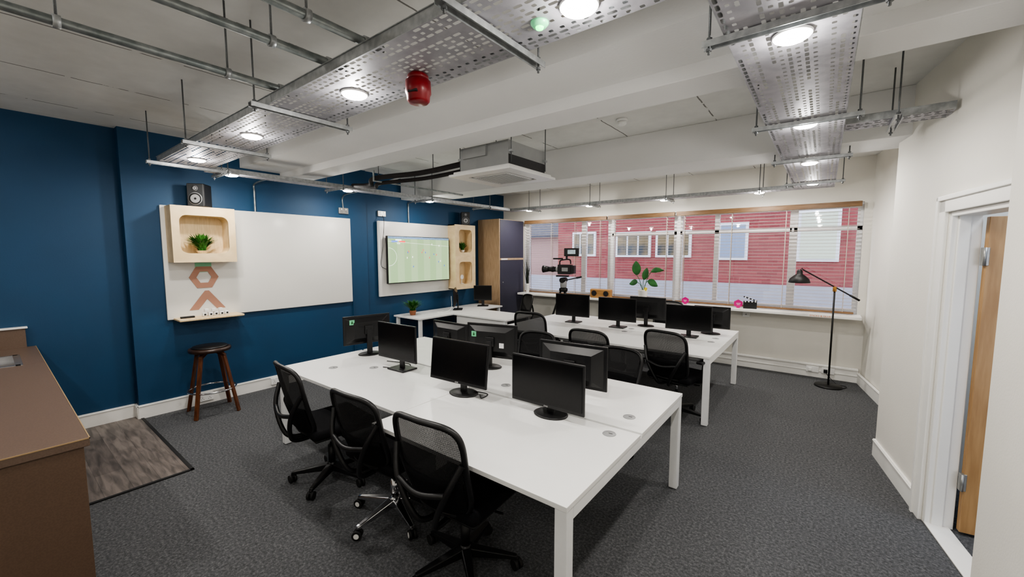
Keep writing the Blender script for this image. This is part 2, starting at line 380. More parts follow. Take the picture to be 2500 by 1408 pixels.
def blind(x0,x1):
    r=empty('venetian_blind')
    n=30; v=[];f=[]
    z0,z1=1.03,2.42; wd=0.042; tl=math.radians(2)
    for i in range(n):
        z=z0+(z1-z0)*i/(n-1)
        cy,sy=math.cos(tl)*wd/2,math.sin(tl)*wd/2
        b=len(v); t=0.0015
        for zz in (-t,t):
            v+=[(x0,7.25-cy,z+sy+zz),(x1,7.25-cy,z+sy+zz),(x1,7.25+cy,z-sy+zz),(x0,7.25+cy,z-sy+zz)]
        f+=[(b,b+3,b+2,b+1),(b+4,b+5,b+6,b+7),(b,b+1,b+5,b+4),(b+1,b+2,b+6,b+5),(b+2,b+3,b+7,b+6),(b+3,b,b+4,b+7)]
    mk('slats',v,f,m_slat,r)
    bb('valance',x0-0.01,x1+0.01,7.205,7.22,2.43,2.50,m_val,r,0.003)
    bb('headrail',x0,x1,7.225,7.285,2.44,2.49,m_val,r)
    bb('bottom_rail',x0,x1,7.22,7.28,0.965,0.99,m_val,r,0.004)
    k=max(2,int((x1-x0)/0.6)+1)
    for i in range(k):
        x=x0+0.12+(x1-x0-0.24)*i/(k-1)
        for yy in (7.224,7.276):
            bb('ladder_tape',x-0.004,x+0.004,yy-0.001,yy+0.001,0.99,2.44,m_slat,r)
blind(-5.18,-3.30); blind(-3.25,-2.06); blind(-2.01,0.36)

# ------------------------------------------------------------ outside
w=empty('brick_building')
BY=12.3
bb('brick_facade',-7.4,6.0,BY,BY+0.3,1.0,7.5,m_brick,w)
bb('rendered_plinth',-9.5,6.0,BY-0.06,BY+0.3,-1.0,1.0,M('grey_render',(166,166,174),0.8,noise=0.06,nscale=3),w)
m_og=M('outside_glass_dark',(62,68,72),0.15,noise=0.3,nscale=2,rgb2=(140,120,80))
m_pale=M('obscured_pane',(212,220,196),0.5,noise=0.03)
m_pale2=M('obscured_pane_blue',(136,152,178),0.5,noise=0.05)
def ow(x0,x1,z0,z1,mat,mull=0):
    bb('outer_frame',x0,x1,BY-0.07,BY-0.0,z0,z1,m_pvc,w)
    n=mull+1; ww=(x1-x0-0.08)/n
    for i in range(n):
        bb('outer_pane',x0+0.04+i*ww+0.03,x0+0.04+(i+1)*ww-0.03,BY-0.09,BY-0.06,z0+0.07,z1-0.07,mat,w)
ow(-0.55,0.28,1.6,2.85,m_pale,0); ow(-2.32,-1.6,1.62,2.62,m_pale2,0)
ow(-4.0,-3.0,1.68,2.46,m_og,2); ow(-5.25,-4.15,1.68,2.46,m_og,2); ow(-6.8,-5.95,1.7,2.5,m_og,2)
ow(1.0,1.9,1.6,2.85,m_pale,0)
w=empty('neighbouring_house')
prism('gable_wall',[(-14,13.5),(-7.5,13.5),(-7.5,14),(-14,14)],0,2.6,M('pale_brick',(180,145,138),0.8,noise=0.1),w)
mk('pitched_roof',[(-14.3,13.2,2.5),(-7.4,13.2,2.5),(-7.4,16,4.0),(-14.3,16,4.0),(-14.3,13.2,2.4),(-7.4,13.2,2.4),(-7.4,16,3.9),(-14.3,16,3.9)],[(0,1,2,3),(4,7,6,5),(0,4,5,1),(1,5,6,2),(2,6,7,3),(3,7,4,0)],M('slate_roof',(88,88,96),0.8,noise=0.2,nscale=8),w)
bb('ground',-25,12,7.6,30,-1.2,-1.0,M('asphalt',(130,130,132),0.9,noise=0.1),None)

# ------------------------------------------------------------ desks
def bench(name,mods,y0,y1,groms):
    r=empty(name)
    for k,(x0,x1,oy) in enumerate(mods):
        a,b=y0+oy,y1+oy; mid=(a+b)/2
        bb('top_front_%d'%k,x0+0.002,x1-0.002,a,mid-0.012,0.715,0.74,m_white,r,0.002)
        bb('top_rear_%d'%k,x0+0.002,x1-0.002,mid+0.012,b,0.715,0.74,m_white,r,0.002)
        bb('rail_front_%d'%k,x0+0.05,x1-0.05,a+0.10,a+0.14,0.665,0.715,m_steelw,r)
        bb('rail_rear_%d'%k,x0+0.05,x1-0.05,b-0.14,b-0.10,0.665,0.715,m_steelw,r)
        bb('cable_tray_%d'%k,x0+0.15,x1-0.15,mid-0.10,mid+0.10,0.60,0.61,m_steelw,r)
        bb('spine_rail_%d'%k,x0+0.05,x1-0.05,mid-0.03,mid+0.03,0.66,0.713,m_steelw,r)
    for side in (0,1):
        m_=mods[-1] if side else mods[0]
        xe=m_[0] if side else m_[1]
        x0,x1=(xe+0.005,xe+0.065) if side else (xe-0.065,xe-0.005)
        a,b=y0+m_[2]+0.005,y1+m_[2]-0.005
        for nm,yy in (('leg_a',a),('leg_b',b-0.06)):
            bb(nm+str(side),x0,x1,yy,yy+0.06,0.006,0.714,m_steelw,r,0.003)
            bb(nm+'_foot'+str(side),x0+0.01,x1-0.01,yy+0.01,yy+0.05,0.0,0.008,m_grey,r)
        bb('end_rail%d'%side,x0,x1,a+0.06,b-0.06,0.655,0.714,m_steelw,r,0.002)
    if len(mods)>1:
        xm=mods[0][0]
        for yy in (y0+0.55,y1-0.6): bb('mid_leg',xm-0.03,xm+0.03,yy,yy+0.06,0,0.66,m_steelw,r,0.003)
    for k,(gx,gy) in enumerate(groms):
        lathe('grommet_%d'%k,[(0.038,0.740),(0.040,0.7405),(0.038,0.7435),(0.0,0.744)],m_grey,r,loc=(gx,gy,0))
        bb('grommet_slot_%d'%k,gx-0.004,gx+0.02,gy-0.003,gy+0.003,0.7436,0.7446,m_rubber,r)
    return r
bench('bench_desk',[(-2.2,-0.796,0),(-4.0,-2.2,0.2)],1.416,3.17,[(-.95,2.18),(-.95,2.49),(-1.98,2.19),(-1.98,2.5),(-3.27,2.15),(-3.57,1.92)])
bench('bench_desk',[(-2.27,-0.87,0),(-3.70,-2.27,0)],4.465,6.24,[(-1.02,5.25),(-1.02,5.5),(-2.1,5.25),(-2.1,5.5)])
r=empty('corner_desk')
bb('top_wall_wing',-5.83,-5.14,4.25,6.38,0.715,0.74,m_white,r,0.002)
bb('top_room_wing',-5.137,-3.95,5.0,5.72,0.715,0.74,m_white,r,0.002)
bb('modesty_panel',-5.10,-4.02,5.04,5.06,0.30,0.71,m_white,r)
for x,y in ((-5.2,4.28),(-5.78,4.28),(-5.2,6.3),(-5.78,6.3),(-4.01,5.02),(-4.01,5.65)):
    bb('leg',x-0.025,x+0.025,y,y+0.05,0,0.714,m_steelw,r,0.003)

# ------------------------------------------------------------ monitors
def monitor(x,y,yaw,ztop=1.12,w_=0.53,h_=0.315,round_base=True,stickers=(),brand=None,tilt=0,zt=0.7405,name='computer_monitor'):
    r=empty(name,(x,y,zt),math.radians(yaw))
    zc=ztop-zt-h_/2; T=math.radians(tilt)
    p=empty('head',(0,0,zc)); p.parent=r; p.rotation_euler=(T,0,0)
    box('bezel',(0,-0.055,0),(w_,0.018,h_),m_bezel,p,0.004)
    box('panel',(0,-0.0655,0.006),(w_-0.026,0.004,h_-0.036),m_screen,p)
    a,b=w_*0.46,w_*0.30; c,e=h_*0.44,h_*0.28
    v=[(-a,-0.046,-c),(a,-0.046,-c),(a,-0.046,c),(-a,-0.046,c),(-b,-0.012,-e),(b,-0.012,-e),(b,-0.012,e),(-b,-0.012,e)]
    mk('rear_shell',v,[(0,1,2,3),(4,7,6,5),(0,4,5,1),(1,5,6,2),(2,6,7,3),(3,7,4,0)],m_bezel,p,bevel=0.006)
    for k in range(7): box('vent_%d'%k,(0,-0.0125,e-0.02-k*0.006),(b*1.4,0.003,0.002),m_rubber,p)
    if brand: text('brand_text',brand,0.014,m_text,p,(0,-0.0645,-h_/2+0.009),(pi/2,0,0))
    for sx,sz,sm,sw in stickers:
        tx=(abs(sx)-b)/(a-b); tz=(abs(sz)-e)/(c-e); t=max(0,min(1,max(tx,tz)))
        yy=-0.012-0.034*t+0.003
        box('sticker',(sx,yy,sz),(sw,0.006,sw),sm,p)
        if sm is m_stk: 
            for dz,ww in ((0.008,0.01),(-0.006,0.016)): box('sticker_symbol',(sx,yy+0.0035,sz+dz),(ww*sw/0.05,0.002,ww*sw/0.05),m_leaf2,p)
    box('neck',(0,0.002,zc*0.5+0.008),(0.055,0.022,zc),m_bezel,r,0.005)
    box('neck_mount',(0,-0.01,zc),(0.09,0.03,0.09),m_bezel,r,0.006)
    if round_base: lathe('base',[(0.118,0.0),(0.12,0.006),(0.11,0.012),(0.03,0.016)],m_black,r,seg=40,sy=0.8)
    else: box('base',(0,0,0.008),(0.22,0.17,0.014),m_black,r,0.005)
    return r
g=m_stk
monitor(-1.38,2.22,0,1.125,0.55,0.32,brand='OXIS')
monitor(-2.12,2.16,3,1.15,0.55,0.32,brand='OXIS',tilt=-6)
monitor(-3.02,2.28,2,1.17,0.52,0.33,round_base=False)
monitor(-3.76,2.43,-101.5,1.15,0.50,0.30,stickers=((0.17,0.09,g,0.05),(0.0,-0.10,m_paper,0.03)))
monitor(-3.05,2.86,180,1.09,0.50,0.29)
monitor(-2.43,2.82,194,1.14,0.52,0.32,stickers=((0.17,0.06,g,0.05),(-0.12,-0.03,m_paper,0.045)))
monitor(-1.46,2.60,185,1.13,0.55,0.33,stickers=((0.16,-0.03,g,0.045),(0.02,-0.04,m_stky,0.04)))
monitor(-1.32,5.42,2,1.15,0.55,0.32,round_base=False)
monitor(-2.30,5.50,2,1.17,0.56,0.33,round_base=False)
monitor(-2.02,5.85,182,1.16,0.52,0.32)
monitor(-1.14,5.80,182,1.10,0.44,0.29)
monitor(-3.02,5.50,4,1.18,0.56,0.34,round_base=False)
monitor(-5.42,6.10,38,1.16,0.36,0.30,round_base=False)
monitor(-5.45,5.42,-50,1.15,0.45,0.34,round_base=False)

# ------------------------------------------------------------ office chairs
def chair(x,y,yaw,chrome=False,arms=False,top=0.98,bw=0.235,star=10):
    r=empty('office_chair',(x,y,0),math.radians(yaw))
    mb=m_chrome if chrome else m_black
    for k in range(5):
        a=math.radians(star+72*k); c,s=math.cos(a),math.sin(a)
        v=[]
        for rr,hw,z0,z1 in ((0.03,0.028,0.075,0.13),(0.28,0.015,0.062,0.088),(0.30,0.013,0.062,0.083)):
            for sg in (-1,1):
                for zz in (z0,z1): v.append((c*rr-s*hw*sg,s*rr+c*hw*sg,zz))
        f=[]
        for q in (0,4): f+=[(q,q+4,q+5,q+1),(q+2,q+3,q+7,q+6),(q+1,q+5,q+7,q+3),(q,q+2,q+6,q+4)]
        f+=[(0,1,3,2),(8,10,11,9)]
        mk('base_arm_%d'%k,v,f,mb,r,bevel=0.006)
        px,py=c*0.295,s*0.295
        cyl('caster_stem_%d'%k,(px,py,0.045),(px,py,0.075),0.009,m_black,r,seg=10)
        ca=a+random.uniform(-1,1); tx,ty=-math.sin(ca),math.cos(ca)
        for sg in (-1,1):
            q0=(px+tx*0.006*sg,py+ty*0.006*sg,0.030); q1=(px+tx*0.024*sg,py+ty*0.024*sg,0.030)
            cyl('caster_wheel_%d_%d'%(k,sg),q0,q1,0.030,m_rubber,r,seg=20)
            q2=(px+tx*0.0255*sg,py+ty*0.0255*sg,0.030)
            if chrome: cyl('caster_cap_%d_%d'%(k,sg),q1,q2,0.017,m_sock,r,seg=16)
        box('caster_hood_%d'%k,(px,py,0.047),(0.03,0.03,0.02),m_black,r,0.006)
    cyl('hub',(0,0,0.07),(0,0,0.14),0.036,mb,r,r1=0.030)
    cyl('gas_shroud',(0,0,0.13),(0,0,0.28),0.027,m_chrome if chrome else m_black,r)
    cyl('gas_piston',(0,0,0.27),(0,0,0.40),0.014,m_chrome,r)
    box('tilt_mechanism',(0,-0.02,0.405),(0.17,0.22,0.04),m_black,r,0.012)
    tube('height_lever',[(0.05,0.02,0.40),(0.2,0.02,0.395),(0.25,0.02,0.40)],0.007,m_black,r)
    box('seat_pan',(0,0.02,0.432),(0.45,0.44,0.025),m_black,r,0.012)
    box('seat_cushion',(0,0.02,0.472),(0.49,0.48,0.075),m_fabric,r,0.034,seg=5,smooth=True)
    z0=0.47; hc=(top-z0)/2; zc=z0+hc
    def surf(u,v):
        ww=bw*(0.97+0.05*v-0.07*(abs(v)**3 if v<0 else 0))
        t=(v+1)/2
        yy=-0.225-0.125*t**1.3-0.03*math.sin(t*pi)+0.055*u*u
        return (u*ww,yy,zc+v*hc+ (0.012*(1-u*u) if v>0 else 0)*v)
    def outl(n,e=5.0):
        o=[]
        for i in range(n):
            a=2*pi*i/n; c,s=math.cos(a),math.sin(a)
            o.append((math.copysign(abs(c)**(2/e),c),math.copysign(abs(s)**(2/e),s)))
        return o
    O=outl(64)
    tube('back_frame',[surf(u,v) for u,v in O],0.016,m_black,r,cyclic=True)
    v=[surf(0,0)];f=[]
    R=12
    for k in range(1,R+1):
        for (u,vv) in O: v.append(surf(u*k/R,vv*k/R))
    n=64
    for i in range(n): f.append((0,1+i,1+(i+1)%n))
    for k in range(R-1):
        for i in range(n):
            j=(i+1)%n; f.append((1+k*n+i,1+(k+1)*n+i,1+(k+1)*n+j,1+k*n+j))
    mk('back_mesh',v,f,m_mesh,r,smooth=True)
    v=[];f=[]
    NU,NV=12,6
    for off in (0.006,-0.016):
        for j in range(NV+1):
            vv=-0.95+0.80*j/NV
            for i in range(NU+1):
                u=(-1+2*i/NU)*0.93
                p=surf(u,vv); v.append((p[0],p[1]+off,p[2]))
    W_=NU+1; B=W_*(NV+1)
    for j in range(NV):
        for i in range(NU):
            q=j*W_+i; f.append((q,q+1,q+1+W_,q+W_)); f.append((B+q,B+q+W_,B+q+1+W_,B+q+1))
    for i in range(NU):
        q=NV*W_+i; f.append((q,q+1,B+q+1,B+q)); f.append((i,B+i,B+i+1,i+1))
    mk('lumbar_panel',v,f,m_fabric,r,smooth=True)
    for sg in (-1,1):
        pts=smoothpts([(0.03*sg,-0.10,0.41),(0.05*sg,-0.27,0.42),(0.09*sg,-0.325,0.50),(0.17*sg,-0.335,0.66),(bw*0.97*sg,-0.285,0.80)],6)
        tube('yoke_arm_%d'%sg,pts,0.016,m_black,r)
    tube('yoke_cross',smoothpts([(-0.165,-0.335,0.65),(0,-0.36,0.625),(0.165,-0.335,0.65)],6),0.015,m_black,r)
    if arms:
        for sg in (-1,1):
            tube('arm_support_%d'%sg,smoothpts([(0.20*sg,0.0,0.43),(0.275*sg,0.0,0.46),(0.285*sg,0.0,0.60),(0.285*sg,0.02,0.655)],6),0.016,m_black,r)
            box('arm_pad_%d'%sg,(0.285*sg,0.02,0.67),(0.07,0.25,0.03),m_black,r,0.012,seg=3)
    return r
chair(-3.05,1.60,-6,star=20)
chair(-2.26,1.62,2,chrome=True,star=54,top=0.94)
chair(-1.55,1.58,4,star=30,top=0.98)
chair(-1.22,4.58,-12,arms=True,star=8,top=0.98)
chair(-2.02,4.30,0,star=0,top=0.95)
chair(-3.05,4.62,4,arms=True,star=40,top=1.02)
chair(-1.55,3.42,176,star=25,top=0.86)
chair(-2.55,3.52,182,star=12,top=0.88)
chair(-2.0,6.60,180,star=12,top=0.99)
chair(-4.75,6.25,150,star=12,top=0.97)

# ------------------------------------------------------------ left wall items
def wallplate_niche(name,y0,y1,z0,z1,holes,xf=-5.58,xb=-5.80):
    r=empty(name)
    wdt,hgt=y1-y0,z1-z0; D=xf-xb
    yc=(y0+y1)/2
    nh=len(holes); hh=hgt/nh
    for k,(hw,hhh) in enumerate(holes):
        zc=z0+hh*(k+0.5)
        framehole('front_panel_%d'%k,wdt,hh,0.018,hw,hhh,0.07,m_birch,r,(xf-0.009,yc,zc),(0,0,pi/2))
        n=36;v=[];f=[];rad=0.07
        ins=[]
        for cy,cz,a0 in ((hw/2-rad,hhh/2-rad,0),(-hw/2+rad,hhh/2-rad,90),(-hw/2+rad,-hhh/2+rad,180),(hw/2-rad,-hhh/2+rad,270)):
            for q in range(9):
                a=math.radians(a0+q*90/8); ins.append((cy+rad*math.cos(a),cz+rad*math.sin(a)))
        for xx in (xf-0.01,xb+0.01): v+=[(xx,yc+p[0],zc+p[1]) for p in ins]
        f=[(i,(i+1)%n,n+(i+1)%n,n+i) for i in range(n)]; f.append(tuple(range(n,2*n)))
        mk('niche_lining_%d'%k,v,f,m_birch,r)
    bb('side_a',xb,xf-0.018,y0,y0+0.018,z0,z1,m_birch,r); bb('side_b',xb,xf-0.018,y1-0.018,y1,z0,z1,m_birch,r)
    bb('top',xb,xf-0.018,y0,y1,z1-0.018,z1,m_birch,r); bb('bottom',xb,xf-0.018,y0,y1,z0,z0+0.018,m_birch,r)
    return r
r=empty('whiteboard')
bb('panel',-5.825,-5.80,1.22,3.48,1.05,2.33,m_board,r,0.006)
wallplate_niche('wall_niche_shelf',1.26,1.86,1.70,2.32,[(0.46,0.42)])
r=empty('wall_ledge_shelf')
bb('board',-5.80,-5.56,1.27,1.90,1.045,1.07,m_birch,r,0.008)
r=empty('wall_graphic')
def ringpoly(n,R0,R1,cy,cz,x,nm,mat,rot=0):
    v=[];f=[]
    for xx in (x,x+0.004):
        for R in (R0,R1):
            for i in range(n):
                a=rot+2*pi*i/n; v.append((xx,cy+R*math.cos(a),cz+R*math.sin(a)))
    for i in range(n):
        j=(i+1)%n
        f.append((2*n+i,3*n+i,3*n+j,2*n+j)); f.append((n+i,n+j,3*n+j,3*n+i)); f.append((i,2*n+i,2*n+j,j))
    return mk(nm,v,f,mat,r)
bb('mint_block',-5.80,-5.797,1.50,1.66,1.58,1.69,m_logog,r)
ringpoly(6,0.075,0.145,1.58,1.52,-5.7968,'hexagon_mark',m_logo)
mk('chevron_mark',[(-5.797,1.42,1.14),(-5.797,1.51,1.14),(-5.797,1.60,1.26),(-5.797,1.69,1.14),(-5.797,1.78,1.14),(-5.797,1.62,1.36),(-5.797,1.58,1.36)],[(0,1,2,6),(2,3,4,5),(2,5,6)],m_logo,r)
r=empty('letter_dice')
for k in range(5):
    box('die_%d'%k,(-5.68+0.01*(k%2),1.53+0.055*k,1.0925),(0.045,0.045,0.045),m_white,r,0.008)
    box('die_dot_%d'%k,(-5.655+0.01*(k%2),1.53+0.055*k,1.0925),(0.004,0.018,0.018),m_black,r)
for k in range(3): box('die_top_%d'%k,(-5.68,1.55+0.07*k,1.1365),(0.042,0.042,0.042),m_white,r,0.008)
r=empty('remote_control'); box('body',(-5.68,1.37,1.080),(0.04,0.13,0.02),m_black,r,0.005); 
for k in range(4): box('button_%d'%k,(-5.68,1.33+0.025*k,1.091),(0.012,0.012,0.003),m_grey,r)
def speaker(x,y,z,rz):
    r=empty('studio_speaker',(x,y,z),rz)
    box('cabinet',(0,0,0.13),(0.17,0.18,0.26),m_black,r,0.012)
    box('front_baffle',(0,-0.092,0.13),(0.16,0.008,0.25),M('speaker_baffle_grey',(50,52,54),0.5,noise=0.05),r,0.004)
    for zz,rr in ((0.09,0.062),(0.205,0.026)):
        lathe('driver_%d'%int(zz*100),[(rr,0),(rr,0.006),(rr*0.8,0.004),(rr*0.3,-0.003),(rr*0.15,0.006)],m_rubber,r,loc=(0,-0.095,zz),rot=(pi/2,0,0))
        lathe('driver_trim_%d'%int(zz*100),[(rr*1.1,0),(rr*1.1,0.003),(rr*0.98,0.004)],m_grey,r,loc=(0,-0.0945,zz),rot=(pi/2,0,0))
speaker(-5.69,1.56,2.32,math.radians(50)); speaker(-5.70,5.90,2.35,math.radians(50))
r=empty('tv_backboard')
bb('panel',-5.84,-5.80,3.97,6.10,1.08,2.33,m_board,r,0.006)
wallplate_niche('wall_niche_shelf',5.52,6.08,1.10,2.35,[(0.36,0.44),(0.36,0.44)],-5.60,-5.80)
r=empty('wall_television')
bb('mount',-5.80,-5.765,4.5,5.0,1.5,1.9,m_black,r)
bb('casing',-5.768,-5.722,4.08,5.47,1.29,2.09,m_black,r,0.006)
bb('picture',-5.722,-5.719,4.092,5.458,1.305,2.08,m_tv,r)
m_cr=M('tv_crowd',(112,140,170),0.5,emit=0.5,noise=0.4,nscale=40)
m_tw=M('tv_white',(240,245,240),0.5,emit=0.9); m_tb=M('tv_blue',(40,80,200),0.5,emit=0.7); m_tr=M('tv_red',(220,60,60),0.5,emit=0.7)
bb('crowd',-5.7185,-5.718,4.092,5.458,2.045,2.08,m_cr,r)
bb('score_bug_blue',-5.718,-5.7175,4.16,4.28,1.985,2.01,m_tb,r); bb('score_bug_red',-5.718,-5.7175,4.32,4.44,1.985,2.01,m_tr,r); bb('score_bug_white',-5.718,-5.7175,4.24,4.36,2.012,2.035,m_tw,r)
text('score_time','90:00',0.03,m_tw,r,(-5.717,4.30,1.965),(pi/2,0,pi/2))
tube('penalty_arc',[(-5.7175,4.10+0.16*math.sin(t),1.74+0.15*math.cos(t)) for t in [i*pi/16 for i in range(17)]],0.002,m_tw,r)
tube('halfway',[(-5.7175,4.10,2.0),(-5.7175,5.45,1.93)],0.0015,m_tw,r)
for k in range(16):
    y_=random.uniform(4.45,5.35); z_=random.uniform(1.5,1.95)
    bb('player_%d'%k,-5.7185,-5.7172,y_,y_+0.012,z_,z_+0.03,[m_tb,m_tr,m_tw][k%3],r)
def socket(y,z,x=-5.83,dbl=True,mat=None):
    r=empty('wall_socket'); mat=mat or m_met; wd=0.15 if dbl else 0.09
    bb('plate',x,x+0.03,y-wd/2,y+wd/2,z-0.045,z+0.045,mat,r,0.004)
    for sg in ((-0.035,0.035) if dbl else (0,)):
        bb('rocker',x+0.03,x+0.034,y+sg-0.008,y+sg+0.008,z+0.012,z+0.032,m_sock,r)
        for dy,dz in ((-0.011,-0.022),(0.011,-0.022),(0,-0.005)): bb('pin_hole',x+0.0295,x+0.031,y+sg+dy-0.003,y+sg+dy+0.003,z+dz-0.003,z+dz+0.003,m_rubber,r)
    return r
socket(3.38,2.44); socket(4.07,2.45,-5.86)
socket(2.32,0.085,-5.812,mat=m_sock); socket(1.52,0.085,-5.812,mat=m_sock)
r=empty('wall_conduit')
tube('drop_a',smoothpts([(-5.81,2.17,2.33),(-5.81,2.17,2.58),(-5.77,2.17,2.68),(-5.3,2.17,2.70)],5),0.010,m_conduit,r)
tube('drop_b',[(-5.815,3.50,1.05),(-5.815,3.50,0.16)],0.008,m_blue,r)
tube('drop_c',smoothpts([(-5.84,4.62,2.33),(-5.84,4.62,2.62),(-5.80,4.62,2.68),(-5.3,4.62,2.70)],5),0.010,m_conduit,r)
tube('drop_d',smoothpts([(-5.82,3.38,2.48),(-5.80,3.38,2.66),(-5.4,3.38,2.69),(-5.3,3.38,2.70)],5),0.010,m_conduit,r)
r=empty('power_cable'); tube('cable',smoothpts([(-5.79,4.05,2.42),(-5.74,4.04,2.30),(-5.78,4.03,1.9),(-5.79,4.00,1.62),(-5.77,4.05,1.55),(-5.77,4.2,1.5)],8),0.004,m_rubber,r)

r=empty('tall_cupboard')
bb('carcass',-5.85,-5.29,6.44,7.28,0,2.50,m_birch2,r,0.002)
bb('side_edge',-5.30,-5.27,6.44,6.46,0.0,2.50,m_birch2,r)
bb('door_upper',-5.29,-5.265,6.465,7.27,1.70,2.49,m_cab,r,0.002)
bb('door_lower',-5.29,-5.265,6.465,7.27,0.08,1.66,m_cab,r,0.002)
bb('door_gap_rail',-5.29,-5.26,6.465,7.27,1.66,1.70,m_birch2,r)
bb('label',-5.2605,-5.2595,6.50,6.70,1.665,1.692,m_paper,r)
cyl('lock',(-5.265,6.55,1.2),(-5.255,6.55,1.2),0.012,m_met,r)

# ------------------------------------------------------------ plants
def grass(name,loc,n,hgt,spread,mat,pot=None,pr=0.05,ph=0.07,wd=0.006,flat=1.0):
    r=empty(name,loc)
    v=[];f=[]
    for k in range(n):
        a=random.uniform(0,2*pi); L=hgt*random.uniform(0.6,1.1); sp=spread*random.uniform(0.15,1.0)
        x0,y0=random.uniform(-pr,pr)*0.5,random.uniform(-pr,pr)*0.5
        tx,ty=-math.sin(a),math.cos(a); b=len(v); N=5
        for i in range(N+1):
            t=i/N; w_=wd*(1-t)**0.6*(0.5+t)+0.0004
            rr=sp*t**1.6; zz=ph*0.9+L*(t-0.25*t*t*(sp/spread))
            cx,cy=x0+math.cos(a)*rr*flat,y0+math.sin(a)*rr
            v+=[(cx-tx*w_,cy-ty*w_,zz),(cx+tx*w_,cy+ty*w_,zz)]
        for i in range(N): f.append((b+2*i,b+2*i+1,b+2*i+3,b+2*i+2))
    mk('foliage',v,f,mat,r)
    lathe('pot',[(pr*0.72,0),(pr*0.75,0.003),(pr,ph*0.95),(pr*1.02,ph),(pr*0.9,ph),(pr*0.88,ph*0.9)],pot or m_pot,r)
    return r
grass('potted_grass_plant',(-5.66,1.54,1.801),380,0.20,0.20,m_leaf,m_birch,0.055,0.03,0.011,0.5)
grass('potted_grass_plant',(-5.69,5.80,1.824),180,0.17,0.15,m_leaf,m_potw,0.045,0.04,0.010,0.5)
grass('potted_grass_plant',(-5.58,4.46,0.741),300,0.20,0.20,m_leaf,m_pot,0.06,0.08,0.010)
grass('reed_vase',(-5.02,7.09,0.955),30,0.62,0.15,M('dark_reed',(34,44,34),0.6,noise=0.2),m_potw,0.045,0.20,0.007,0.6)
r=empty('phone_stand'); box('stand_base',(-5.70,5.78,1.200),(0.06,0.08,0.01),m_potw,r,0.003); box('ring_stem',(-5.70,5.78,1.25),(0.012,0.012,0.10),m_potw,r); lathe('ring_light',[(0.045,-0.006),(0.048,0),(0.045,0.006),(0.03,0.005),(0.028,0)],m_potw,r,loc=(-5.69,5.78,1.33),rot=(0,pi/2,0))
r=empty('strelitzia_plant',(-2.52,7.095,0.955))
lathe('pot',[(0.06,0),(0.063,0.004),(0.085,0.19),(0.088,0.20),(0.078,0.20),(0.075,0.18)],m_potw,r)
lathe('soil',[(0.074,0.17),(0.074,0.182),(0.0,0.185)],m_rubber,r)
def bigleaf(base,tip,wdir,L,wd,nm,bend=0.05):
    base=Vector(base);tip=Vector(tip)
    mid=(base+tip)/2+Vector((0,0,0.04))
    tube(nm+'_stem',smoothpts([base,mid,tip],6),0.005,m_leaf2,r)
    dr_=Vector(wdir).normalized()
    side=dr_.cross(Vector((0,-1,0.15))).normalized()
    nn=side.cross(dr_)
    v=[];f=[];N=10
    for i in range(N+1):
        t=i/N; ww=wd*(math.sin(pi*min(1,t*0.96+0.03))**0.7)*(1.1-0.3*t)
        c=tip+dr_*L*t-Vector((0,0,1))*bend*t*t
        v+=[c-side*ww-nn*0.012,c,c+side*ww-nn*0.012]
    for i in range(N):
        b=3*i; f+=[(b,b+1,b+4,b+3),(b+1,b+2,b+5,b+4)]
    mk(nm,v,f,m_leaf2,r,smooth=True)
bigleaf((0,0,0.18),(-0.11,-0.02,0.46),(-0.10,0,1),0.25,0.085,'leaf_a',0)
bigleaf((0.01,0,0.18),(0.14,-0.02,0.52),(0.9,0,0.55),0.26,0.05,'leaf_b',0.10)
bigleaf((0,0.01,0.18),(-0.10,-0.01,0.33),(-0.8,0,0.1),0.15,0.06,'leaf_c',0.05)
bigleaf((0.01,0,0.18),(0.08,0.0,0.36),(0.8,0,-0.15),0.18,0.065,'leaf_d',0.05)
bigleaf((0,-0.01,0.18),(0.02,-0.03,0.38),(0.25,0,1),0.22,0.06,'leaf_e',0.0)
box('yellow_tag',(0.07,-0.06,0.22),(0.05,0.003,0.06),m_stky,r,0.002,rot=(0,0.4,0))

r=empty('wooden_radio',(-3.32,7.10,0.955))
box('body',(0,0,0.085),(0.42,0.10,0.17),M('bamboo_wood',(168,124,70),0.5,rgb2=(150,108,58),nscale=5,stretch=(1,10,10)),r,0.02,seg=4)
for sx in (-0.12,0.12):
    cyl('driver_rim_%d'%int(sx*100),(sx,-0.05,0.09),(sx,-0.056,0.09),0.052,m_dwood,r,seg=28)
    cyl('driver_%d'%int(sx*100),(sx,-0.055,0.09),(sx,-0.059,0.09),0.042,m_rubber,r,seg=28)
def hexsign(x,y,z,s=0.06,rz=0.0):
    r=empty('hexagon_award',(x,y,z),rz)
    v=[];f=[]
    for yy in (-0.012,0.012):
        for i in range(6):
            a=pi/6+pi/3*i; v.append((s*math.cos(a),yy,s+s*math.sin(a)))
    f=[(0,1,2,3,4,5),(11,10,9,8,7,6)]+[(i,(i+1)%6+0,(i+1)%6+6,i+6)[::-1] for i in range(6)]
    mk('plaque',v,f,m_pink,r)
    box('plaque_bar_a',(0,-0.0135,s*1.1),(s*0.9,0.002,s*0.10),m_paper,r)
    box('plaque_bar_b',(0,-0.0135,s*0.80),(s*0.6,0.002,s*0.10),m_paper,r)
    box('foot',(0,0,0.003),(0.05,0.04,0.006),m_pink,r)
hexsign(-1.80,7.10,0.955); hexsign(-1.02,7.10,0.955,0.066,0.3)
r=empty('clapperboard',(-0.86,7.10,0.955),0.25)
box('slate',(0,0,0.05),(0.18,0.012,0.10),m_black,r,0.002)
box('clap_lower',(0,0,0.109),(0.18,0.014,0.018),m_black,r)
st=box('clap_stick',(0.0,0,0.152),(0.19,0.014,0.02),m_black,r,rot=(0,0.35,0))
